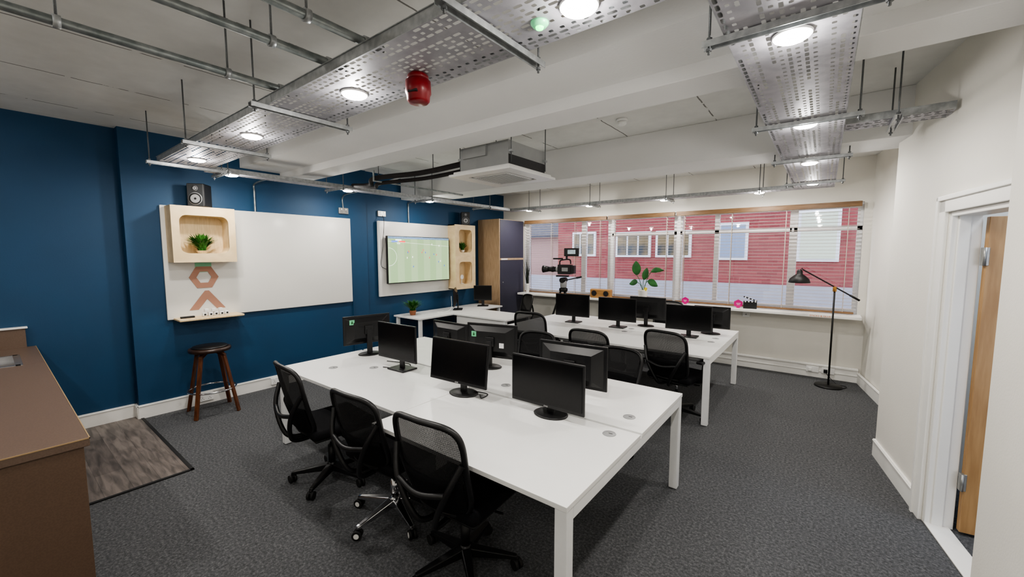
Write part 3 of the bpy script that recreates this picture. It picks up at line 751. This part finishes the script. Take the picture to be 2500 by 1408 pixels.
for k in range(4):
    box('stripe_%d'%k,(-0.065+0.045*k,-0.008,0.109),(0.018,0.003,0.017),m_paper,r,rot=(0,0.5,0))
    xx=-0.065+0.045*k; box('stick_stripe_%d'%k,(xx,-0.008,0.152-xx*0.36),(0.018,0.003,0.019),m_paper,r,rot=(0,0.85,0))
text('trim_sill_lettering','STICKS & GLUE',0.035,m_orange,None,(0.0,6.988,0.936),(pi/2,0,0))
r=empty('thermostat_box'); bb('box',-0.98,-0.88,7.285,7.32,0.80,0.88,m_sock,r,0.006); bb('box_button',-0.94,-0.92,7.28,7.286,0.83,0.85,m_grey,r)
r=empty('wall_socket')
for x in (-0.05,0.13):
    bb('plate',x-0.075,x+0.075,7.262,7.28,0.075,0.165,m_sock,r,0.004); bb('plug',x-0.05,x-0.005,7.235,7.262,0.09,0.14,m_black if x>0 else m_sock,r,0.006)
tube('lamp_flex',smoothpts([(0.10,7.24,0.10),(0.22,7.05,0.01),(0.33,6.98,0.008),(0.28,6.85,0.008),(0.18,6.88,0.010)],8),0.004,m_rubber,r)

r=empty('floor_lamp',(0.135,6.87,0))
lathe('base',[(0.155,0),(0.157,0.008),(0.15,0.022),(0.02,0.028)],m_matb,r,seg=40)
cyl('pole',(0,0,0.02),(0.0,0,1.33),0.011,m_matb,r)
lathe('pole_joint',[(0.016,1.29),(0.022,1.30),(0.022,1.35),(0.016,1.36)],M('brass',(190,140,80),0.3,0.8,noise=0.05),r)
A0=Vector((-0.36,-0.02,1.58)); A1=Vector((0.26,0.0,1.19))
tube('boom',[A0,A1],0.009,m_matb,r)
cyl('counterweight',A1-(A1-A0).normalized()*0.12,A1,0.013,m_matb,r)
cyl('boom_knob',(0.0,-0.03,1.345),(0.0,0.03,1.345),0.018,MATS['brass'],r)
lathe('shade',[(0.125,0.0),(0.127,0.006),(0.112,0.055),(0.065,0.10),(0.036,0.12),(0.034,0.16),(0.022,0.18)],m_matb,r,seg=36,loc=(-0.39,-0.02,1.395))
tube('shade_hanger',[(-0.39,-0.02,1.565),(-0.365,-0.02,1.60),(-0.36,-0.02,1.58)],0.007,m_matb,r)

r=empty('bar_stool',(-5.46,1.50,0))
lathe('seat',[(0.165,0.70),(0.195,0.705),(0.20,0.725),(0.195,0.742),(0.17,0.748)],m_dwood,r,seg=40)
lathe('seat_pad',[(0.165,0.746),(0.172,0.752),(0.16,0.762),(0.0,0.765)],m_black,r,seg=40)
for k in range(4):
    a=math.radians(40+90*k); c,s=math.cos(a),math.sin(a)
    pts=smoothpts([(c*0.02,s*0.02,0.685),(c*0.10,s*0.10,0.69),(c*0.145,s*0.145,0.66),(c*0.165,s*0.165,0.58),(c*0.28,s*0.28,0.0)],8)
    v=[];f=[]
    t_=Vector((-s,c,0))
    for i,p in enumerate(pts):
        dd=(pts[min(i+1,len(pts)-1)]-pts[max(i-1,0)]).normalized(); nn=dd.cross(t_).normalized()
        for sa,sb in ((-1,-1),(1,-1),(1,1),(-1,1)): v.append(p+t_*0.020*sa+nn*0.011*sb)
    for i in range(len(pts)-1):
        for q in range(4): f.append((4*i+q,4*i+(q+1)%4,4*i+4+(q+1)%4,4*i+4+q))
    f+=[(3,2,1,0),tuple(4*(len(pts)-1)+q for q in range(4))]
    mk('leg_%d'%k,v,f,m_walnut,r,bevel=0.004)
tube('foot_ring',[(0.225*math.cos(2*pi*i/40),0.225*math.sin(2*pi*i/40),0.27) for i in range(40)],0.009,m_chrome,r,cyclic=True)

# ------------------------------------------------------------ kitchen counter
r=empty('kitchen_counter')
bb('end_panel',-2.79,-2.765,-0.42,0.235,0.0,0.88,m_brown2,r,0.002)
bb('cabinet_body',-5.93,-2.79,-0.40,0.21,0.10,0.88,m_brown2,r)
bb('plinth',-5.93,-2.80,-0.36,0.17,0,0.10,m_black,r)
for k in range(5): bb('cupboard_door_%d'%k,-5.90+k*0.62,-5.90+k*0.62+0.61,0.21,0.23,0.11,0.87,m_brown2,r,0.002)
SX0,SX1,SY0,SY1=-5.50,-4.98,-0.34,0.13
bb('worktop_a',SX1,-2.75,-0.44,0.255,0.88,0.92,m_brown,r,0.003)
bb('worktop_b',-5.94,SX0,-0.44,0.255,0.88,0.92,m_brown,r)
bb('worktop_c',SX0,SX1,SY1,0.255,0.88,0.92,m_brown,r)
bb('worktop_d',SX0,SX1,-0.44,SY0,0.88,0.92,m_brown,r)
bb('worktop_edge',-5.94,-2.748,0.253,0.257,0.916,0.921,M('edge_tan',(160,134,98),0.5,noise=0.05),r)
bb('worktop_edge_end',-2.752,-2.748,-0.44,0.257,0.916,0.921,MATS['edge_tan'],r)
bb('upstand',-5.945,-5.90,-0.44,0.20,0.92,1.10,m_brown,r)
bb('upstand_cap',-5.948,-5.885,-0.45,0.215,1.10,1.115,m_trim,r,0.003)
r=empty('steel_sink')
m_ss=M('stainless_steel',(190,190,192),0.25,0.95,noise=0.05,nscale=30)
bb('rim_n',SX0-0.01,SX1+0.01,SY1-0.03,SY1+0.01,0.918,0.925,m_ss,r,0.002); bb('rim_s',SX0-0.01,SX1+0.01,SY0-0.01,SY0+0.03,0.918,0.925,m_ss,r,0.002)
bb('rim_w',SX0-0.01,SX0+0.03,SY0,SY1,0.918,0.925,m_ss,r,0.002); bb('rim_e',SX1-0.03,SX1+0.01,SY0,SY1,0.918,0.925,m_ss,r,0.002)
bb('bowl_n',SX0+0.02,SX1-0.02,SY1-0.03,SY1-0.025,0.885,0.92,m_ss,r); bb('bowl_w',SX0+0.02,SX0+0.025,SY0+0.03,SY1-0.03,0.885,0.92,m_ss,r); bb('bowl_floor',SX0+0.02,SX1-0.02,SY0+0.02,SY1-0.025,0.882,0.886,m_ss,r)
r=empty('floor_vinyl')
bb('planks',-5.93,-4.10,-2.0,0.94,0.0,0.005,m_plank,r)
bb('edge_strip_a',-5.82,-4.08,0.935,0.96,0.0,0.009,m_mat,r); bb('edge_strip_b',-4.105,-4.08,-2.0,0.96,0.0,0.009,m_mat,r)

# ------------------------------------------------------------ ceiling services
ZT=2.66
def perf(name,x0,x1,y0,y1,z,par,along='x',cl=0.05,cw=0.030,sl=0.034,sw=0.014,lip=0.045):
    L=(x1-x0) if along=='x' else (y1-y0); Wd=(y1-y0) if along=='x' else (x1-x0)
    na=max(1,int(round(L/cl))); nb=max(1,int(round(Wd/cw))); ca=L/na; cb=Wd/nb
    v=[];f=[]
    def P(a,b):
        return (x0+a,y0+b,z) if along=='x' else (x0+b,y0+a,z)
    for i in range(na):
        for j in range(nb):
            a0,a1=i*ca,(i+1)*ca; b0,b1=j*cb,(j+1)*cb; am,bm=(a0+a1)/2,(b0+b1)/2
            if (j%7==3) or ((i//3+j)%6==0 and j%2==0): 
                b=len(v); v+=[P(a0,b0),P(a1,b0),P(a1,b1),P(a0,b1)]; f.append((b,b+1,b+2,b+3)); continue
            hl,hw=(sl/2,sw/2) if j%2==0 else (sw/2*1.2,sw/2*1.0)
            hl=min(hl,ca*0.36)
            am+= (0.005 if (j//2)%2 else -0.005)
            b=len(v)
            v+=[P(a0,b0),P(am,b0),P(a1,b0),P(a1,bm),P(a1,b1),P(am,b1),P(a0,b1),P(a0,bm)]
            v+=[P(am-hl,bm-hw),P(am,bm-hw*1.15),P(am+hl,bm-hw),P(am+hl*1.12,bm),P(am+hl,bm+hw),P(am,bm+hw*1.15),P(am-hl,bm+hw),P(am-hl*1.12,bm)]
            for q in range(8): f.append((b+q,b+(q+1)%8,b+8+(q+1)%8,b+8+q))
    mk('perforated_bed',v,f,m_galvp,par)
    if along=='x':
        bb('lip_a',x0,x1,y0-0.002,y0,z,z+lip,m_galv,par); bb('lip_b',x0,x1,y1,y1+0.002,z,z+lip,m_galv,par)
        bb('lip_return_a',x0,x1,y0-0.008,y0+0.012,z+lip,z+lip+0.003,m_galv,par); bb('lip_return_b',x0,x1,y1-0.012,y1+0.008,z+lip,z+lip+0.003,m_galv,par)
    else:
        bb('lip_a',x0-0.002,x0,y0,y1,z,z+lip,m_galv,par); bb('lip_b',x1,x1+0.002,y0,y1,z,z+lip,m_galv,par)
        bb('lip_return_a',x0-0.008,x0+0.012,y0,y1,z+lip,z+lip+0.003,m_galv,par); bb('lip_return_b',x1-0.012,x1+0.008,y0,y1,z+lip,z+lip+0.003,m_galv,par)
def strut(x0,y0,x1,y1,par,z=ZT,zc=H):
    L=math.hypot(x1-x0,y1-y0); a=math.atan2(y1-y0,x1-x0); c=((x0+x1)/2,(y0+y1)/2)
    box('strut_base',(c[0],c[1],z-0.006),(L,0.041,0.003),m_galv,par,rot=(0,0,a))
    ox,oy=-math.sin(a)*0.0195,math.cos(a)*0.0195
    for sg in (-1,1): box('strut_side',(c[0]+ox*sg,c[1]+oy*sg,z-0.018),(L,0.003,0.024),m_galv,par,rot=(0,0,a))
    for t in (0.04,0.96):
        x=x0+(x1-x0)*t; y=y0+(y1-y0)*t
        cyl('rod',(x,y,z-0.055),(x,y,zc),0.005,m_rod,par,seg=8)
        cyl('nut',(x,y,z-0.042),(x,y,z-0.032),0.011,m_rod,par,seg=6,smooth=False)
        cyl('nut_top',(x,y,z),(x,y,z+0.01),0.011,m_rod,par,seg=6,smooth=False)
def downlight(x,y,z=ZT,e=7.0,pe=3.2):
    r=empty('downlight',(x,y,z))
    lathe('trim_ring',[(0.064,0.0),(0.069,-0.004),(0.068,-0.010),(0.064,-0.012),(0.062,-0.006)],m_sock,r,seg=36)
    lathe('lens',[(0.064,-0.008),(0.061,-0.016),(0.050,-0.023),(0.025,-0.027),(0.0,-0.028)],m_lens,r,seg=36)
    l=bpy.data.lights.new('lamp','AREA'); l.shape='DISK'; l.size=0.11; l.energy=e; l.color=(1.0,0.96,0.91)
    o=bpy.data.objects.new('lamp',l); COL.objects.link(o); o.parent=r; o.location=(0,0,-0.031)
    l=bpy.data.lights.new('fill_point','POINT'); l.shadow_soft_size=0.03; l.energy=pe; l.color=(1.0,0.97,0.93)  # added fill point below each downlight, brightens ceiling and beams
    o=bpy.data.objects.new('fill_point',l); COL.objects.link(o); o.parent=r; o.location=(0,0,-0.075)
r=empty('cable_tray')
perf('a',-5.05,-0.37,1.07,1.48,ZT,r,'x')
for x in (-5.0,-3.9,-2.62,-1.06): strut(x,0.98,x,1.60,r,zc=H)
r=empty('cable_tray')
perf('b',-0.36,0.06,1.07,6.62,ZT,r,'y')
for y,zc in ((1.86,H),(3.30,H),(4.60,2.72),(6.15,H)): strut(-0.44,y,0.15,y,r,zc=zc)
r=empty('cable_tray')
perf('c',-5.28,-5.12,1.50,6.60,ZT,r,'y')
for y,zc in ((1.62,H),(2.9,H),(4.4,H),(5.8,H)): strut(-5.40,y,-4.95,y,r,zc=zc)
r=empty('cable_tray')
perf('d',-5.28,0.06,6.63,6.83,ZT,r,'x')
for x in (-4.6,-3.3,-2.0,-0.75): strut(x,6.52,x,6.94,r)
r=empty('cable_tray')
perf('e',0.07,0.60,3.72,3.92,ZT+0.03,r,'x'); strut(0.33,3.62,0.33,4.02,r,z=ZT+0.03)
perf('f',-0.30,0.0,-1.9,1.05,ZT,r,'y')
for x,y in ((-4.6,1.26),(-3.36,1.26),(-2.05,1.28),(-0.72,1.32),(-0.145,2.0),(-0.145,3.4),(-0.155,4.83),(-0.16,6.26),
            (-5.18,1.72),(-5.20,3.1),(-5.20,4.55),(-4.72,6.72),(-3.40,6.72),(-2.08,6.72),(-0.77,6.72)):
    downlight(x,y)
for x,y in ((-0.15,-0.6),(-2.6,-0.9),(-4.6,-0.9)):
    downlight(x,y,ZT if x>-1 else H)
r=empty('ceiling_conduit')
for k,x in enumerate((-2.53,-2.0,-1.68)):
    tube('pipe_%d'%k,[(x,-1.95,2.74),(x,1.20,2.74)],0.019,m_conduit,r,res=5)
    for y in (-0.9,0.25,0.85):
        cyl('hanger_rod_%d'%k,(x,y,2.74),(x,y,H),0.005,m_rod,r,seg=8)
        cyl('pipe_clip_%d'%k,(x,y-0.012,2.74),(x,y+0.012,2.74),0.026,m_galv,r)
    cyl('pipe_coupler_%d'%k,(x,1.10,2.74),(x,1.17,2.74),0.026,m_galv,r)
r=empty('fire_alarm_sounder',(-1.60,1.34,ZT))
lathe('mount',[(0.04,0.0),(0.05,-0.01),(0.052,-0.03)],m_red,r)
lathe('body',[(0.052,-0.03),(0.060,-0.035),(0.062,-0.09),(0.056,-0.10),(0.054,-0.125),(0.045,-0.135),(0.0,-0.137)],m_red,r)
box('beacon_slot',(0.02,-0.05,-0.095),(0.05,0.012,0.012),m_black,r,0.002,rot=(0,0,0.3))
r=empty('status_light_dome',(-0.89,1.33,ZT)); lathe('dome',[(0.034,0),(0.034,-0.006),(0.026,-0.016),(0.0,-0.02)],m_clear,r); lathe('led',[(0.016,-0.017),(0.014,-0.024),(0.0,-0.026)],m_green,r)
r=empty('smoke_detector',(-1.63,3.88,H)); lathe('base',[(0.055,0),(0.055,-0.02),(0.05,-0.025)],m_sock,r); lathe('chamber',[(0.042,-0.025),(0.044,-0.045),(0.032,-0.062),(0.0,-0.065)],m_sock,r)

r=empty('ceiling_air_conditioner',(-2.60,3.24,0))
box('casing',(0,0,2.71),(0.60,0.60,0.22),m_acg,r,0.004)
box('foam_band',(0.301,0,2.645),(0.008,0.59,0.10),m_acd,r,0.002)
box('panel_skirt',(0,0,2.580),(0.70,0.70,0.03),m_white,r,0.008)
framehole('panel_ring',0.76,0.76,0.022,0.50,0.50,0.03,m_white,r,(0,0,2.556),(pi/2,0,0))
box('grille',(0,0,2.556),(0.42,0.42,0.018),m_white,r,0.003)
for k in range(13): box('grille_slot_%d'%k,(0,-0.18+0.03*k,2.546),(0.38,0.006,0.003),m_grey,r)
for k,(dx,dy) in enumerate(((0,-0.235),(0,0.235),(-0.235,0),(0.235,0))):
    box('louvre_%d'%k,(dx,dy,2.555),((0.42,0.03,0.006) if dx==0 else (0.03,0.42,0.006)),m_grey,r,rot=(0.3 if dx==0 else 0,0.3 if dx else 0,0))
for sx in (-0.32,0.32):
    for sy in (-0.28,0.28): cyl('hanger_rod',(sx,sy,2.62),(sx,sy,H),0.005,m_rod,r,seg=8); 
    for sy in (-0.28,0.28): box('hanger_bracket',(sx*0.97,sy,2.72),(0.05,0.03,0.02),m_galv,r)
box('electrical_box',(-0.10,-0.31,2.76),(0.30,0.03,0.10),m_acg,r,0.003)
r=empty('air_conditioner_pipes')
tube('refrigerant_line_a',smoothpts([(-2.88,3.15,2.75),(-3.1,3.13,2.73),(-3.7,3.10,2.71),(-4.35,2.95,2.70),(-4.6,3.05,2.66),(-5.15,3.15,2.72)],8),0.028,m_insul,r)
tube('refrigerant_line_b',smoothpts([(-2.88,3.22,2.69),(-3.1,3.2,2.68),(-3.7,3.17,2.66),(-4.35,3.02,2.65),(-4.6,3.12,2.64),(-5.15,3.22,2.72)],8),0.022,m_insul,r)
tube('condensate_line',smoothpts([(-2.88,3.30,2.80),(-3.3,3.36,2.82),(-4.3,3.38,2.79),(-5.1,3.4,2.72)],8),0.012,m_grey,r)
tube('pipe_conduit',[(-4.30,2.90,2.78),(-4.30,2.90,2.66),(-4.30,4.40,2.66)],0.012,m_conduit,r)
for x,y in ((-3.5,3.12),(-4.3,2.97)): cyl('pipe_hanger',(x,y,2.73),(x,y,H),0.005,m_rod,r,seg=8)

# ------------------------------------------------------------ video camera on tripod
r=empty('video_camera_tripod',(-3.86,6.62,0),math.radians(8))
for k in range(3):
    a=math.radians(90+120*k); c,s=math.cos(a),math.sin(a)
    tube('leg_upper_%d'%k,[(c*0.05,s*0.05,1.10),(c*0.24,s*0.24,0.50)],0.018,m_matb,r)
    tube('leg_lower_%d'%k,[(c*0.23,s*0.23,0.53),(c*0.40,s*0.40,0.01)],0.012,m_grey,r)
    cyl('leg_lock_%d'%k,(c*0.23,s*0.23,0.50),(c*0.242,s*0.242,0.55),0.026,m_black,r)
lathe('bowl',[(0.07,1.08),(0.08,1.10),(0.08,1.14),(0.05,1.16)],m_matb,r)
lathe('fluid_head',[(0.045,1.15),(0.06,1.17),(0.065,1.25),(0.05,1.30)],m_grey,r)
cyl('head_drum',(0,-0.09,1.30),(0,0.09,1.30),0.05,m_matb,r)
box('head_plate',(-0.02,0,1.375),(0.24,0.08,0.03),m_black,r,0.005)
tube('pan_handle',[(0.06,-0.08,1.30),(0.42,-0.20,1.38)],0.010,m_black,r); tube('pan_grip',[(0.32,-0.167,1.358),(0.42,-0.20,1.38)],0.018,m_rubber,r)
box('body',(0.03,0,1.50),(0.26,0.13,0.18),m_black,r,0.012)
box('side_panel',(0.05,-0.07,1.50),(0.12,0.012,0.07),m_grey,r,0.004)
box('battery',(0.19,0,1.50),(0.07,0.11,0.15),m_bezel,r,0.008)
cyl('lens_mount',(-0.10,0,1.50),(-0.14,0,1.50),0.055,m_grey,r)
cyl('lens_barrel',(-0.13,0,1.50),(-0.32,0,1.50),0.048,m_black,r); cyl('lens_ring',(-0.20,0,1.50),(-0.24,0,1.50),0.054,m_rubber,r)
cyl('lens_hood',(-0.31,0,1.50),(-0.42,0,1.50),0.050,m_black,r,r1=0.072)
tube('top_handle',smoothpts([(-0.08,0,1.59),(-0.07,0,1.66),(0.0,0,1.68),(0.12,0,1.68),(0.14,0,1.60)],5),0.013,m_black,r)
box('monitor_arm',(0.06,0,1.72),(0.03,0.03,0.08),m_black,r)
box('field_monitor',(0.16,-0.02,1.82),(0.28,0.05,0.15),m_black,r,0.008)
box('field_monitor_screen',(0.17,-0.047,1.825),(0.15,0.004,0.075),M('lit_lcd',(170,185,190),0.3,emit=0.35,noise=0.5,nscale=14),r)
box('microphone',(-0.10,-0.04,1.70),(0.20,0.03,0.03),m_rubber,r,0.01)

r=empty('monitor_cable')
tube('cable_a',smoothpts([(-3.35,2.35,0.748),(-3.1,2.42,0.747),(-3.0,2.30,0.747),(-3.2,2.2,0.747)],8),0.004,m_rubber,r)
tube('cable_b',smoothpts([(-2.05,2.20,0.76),(-1.95,2.24,0.747),(-1.93,2.15,0.747),(-1.98,2.19,0.747)],8),0.004,m_rubber,r)
r=empty('white_cable'); tube('cord',smoothpts([(-5.5,5.3,1.0),(-5.4,5.2,0.80),(-5.35,5.0,0.748),(-5.45,4.9,0.748),(-5.5,5.1,0.748)],8),0.004,m_sock,r)

# ------------------------------------------------------------ light & camera
W_=bpy.data.worlds.new('overcast_sky'); S.world=W_; W_.use_nodes=True
bg=W_.node_tree.nodes['Background']; bg.inputs[0].default_value=(0.84,0.88,1.0,1); bg.inputs[1].default_value=2.0
l=bpy.data.lights.new('corridor_lamp','AREA'); l.energy=14; l.size=0.4; l.color=(0.8,0.88,1)
o=bpy.data.objects.new('corridor_lamp',l); COL.objects.link(o); o.location=(1.5,3.6,3.0)
S.view_settings.view_transform='AgX'
S.view_settings.look='AgX - Medium High Contrast'
S.view_settings.exposure=0.72
cam=bpy.data.cameras.new('camera'); co=bpy.data.objects.new('camera',cam); COL.objects.link(co)
co.location=(0,0,1.8); co.rotation_euler=(math.radians(90-4.96),0,math.radians(37.5))
cam.sensor_width=36; cam.lens=990/2500*36; cam.clip_start=0.02
S.camera=co
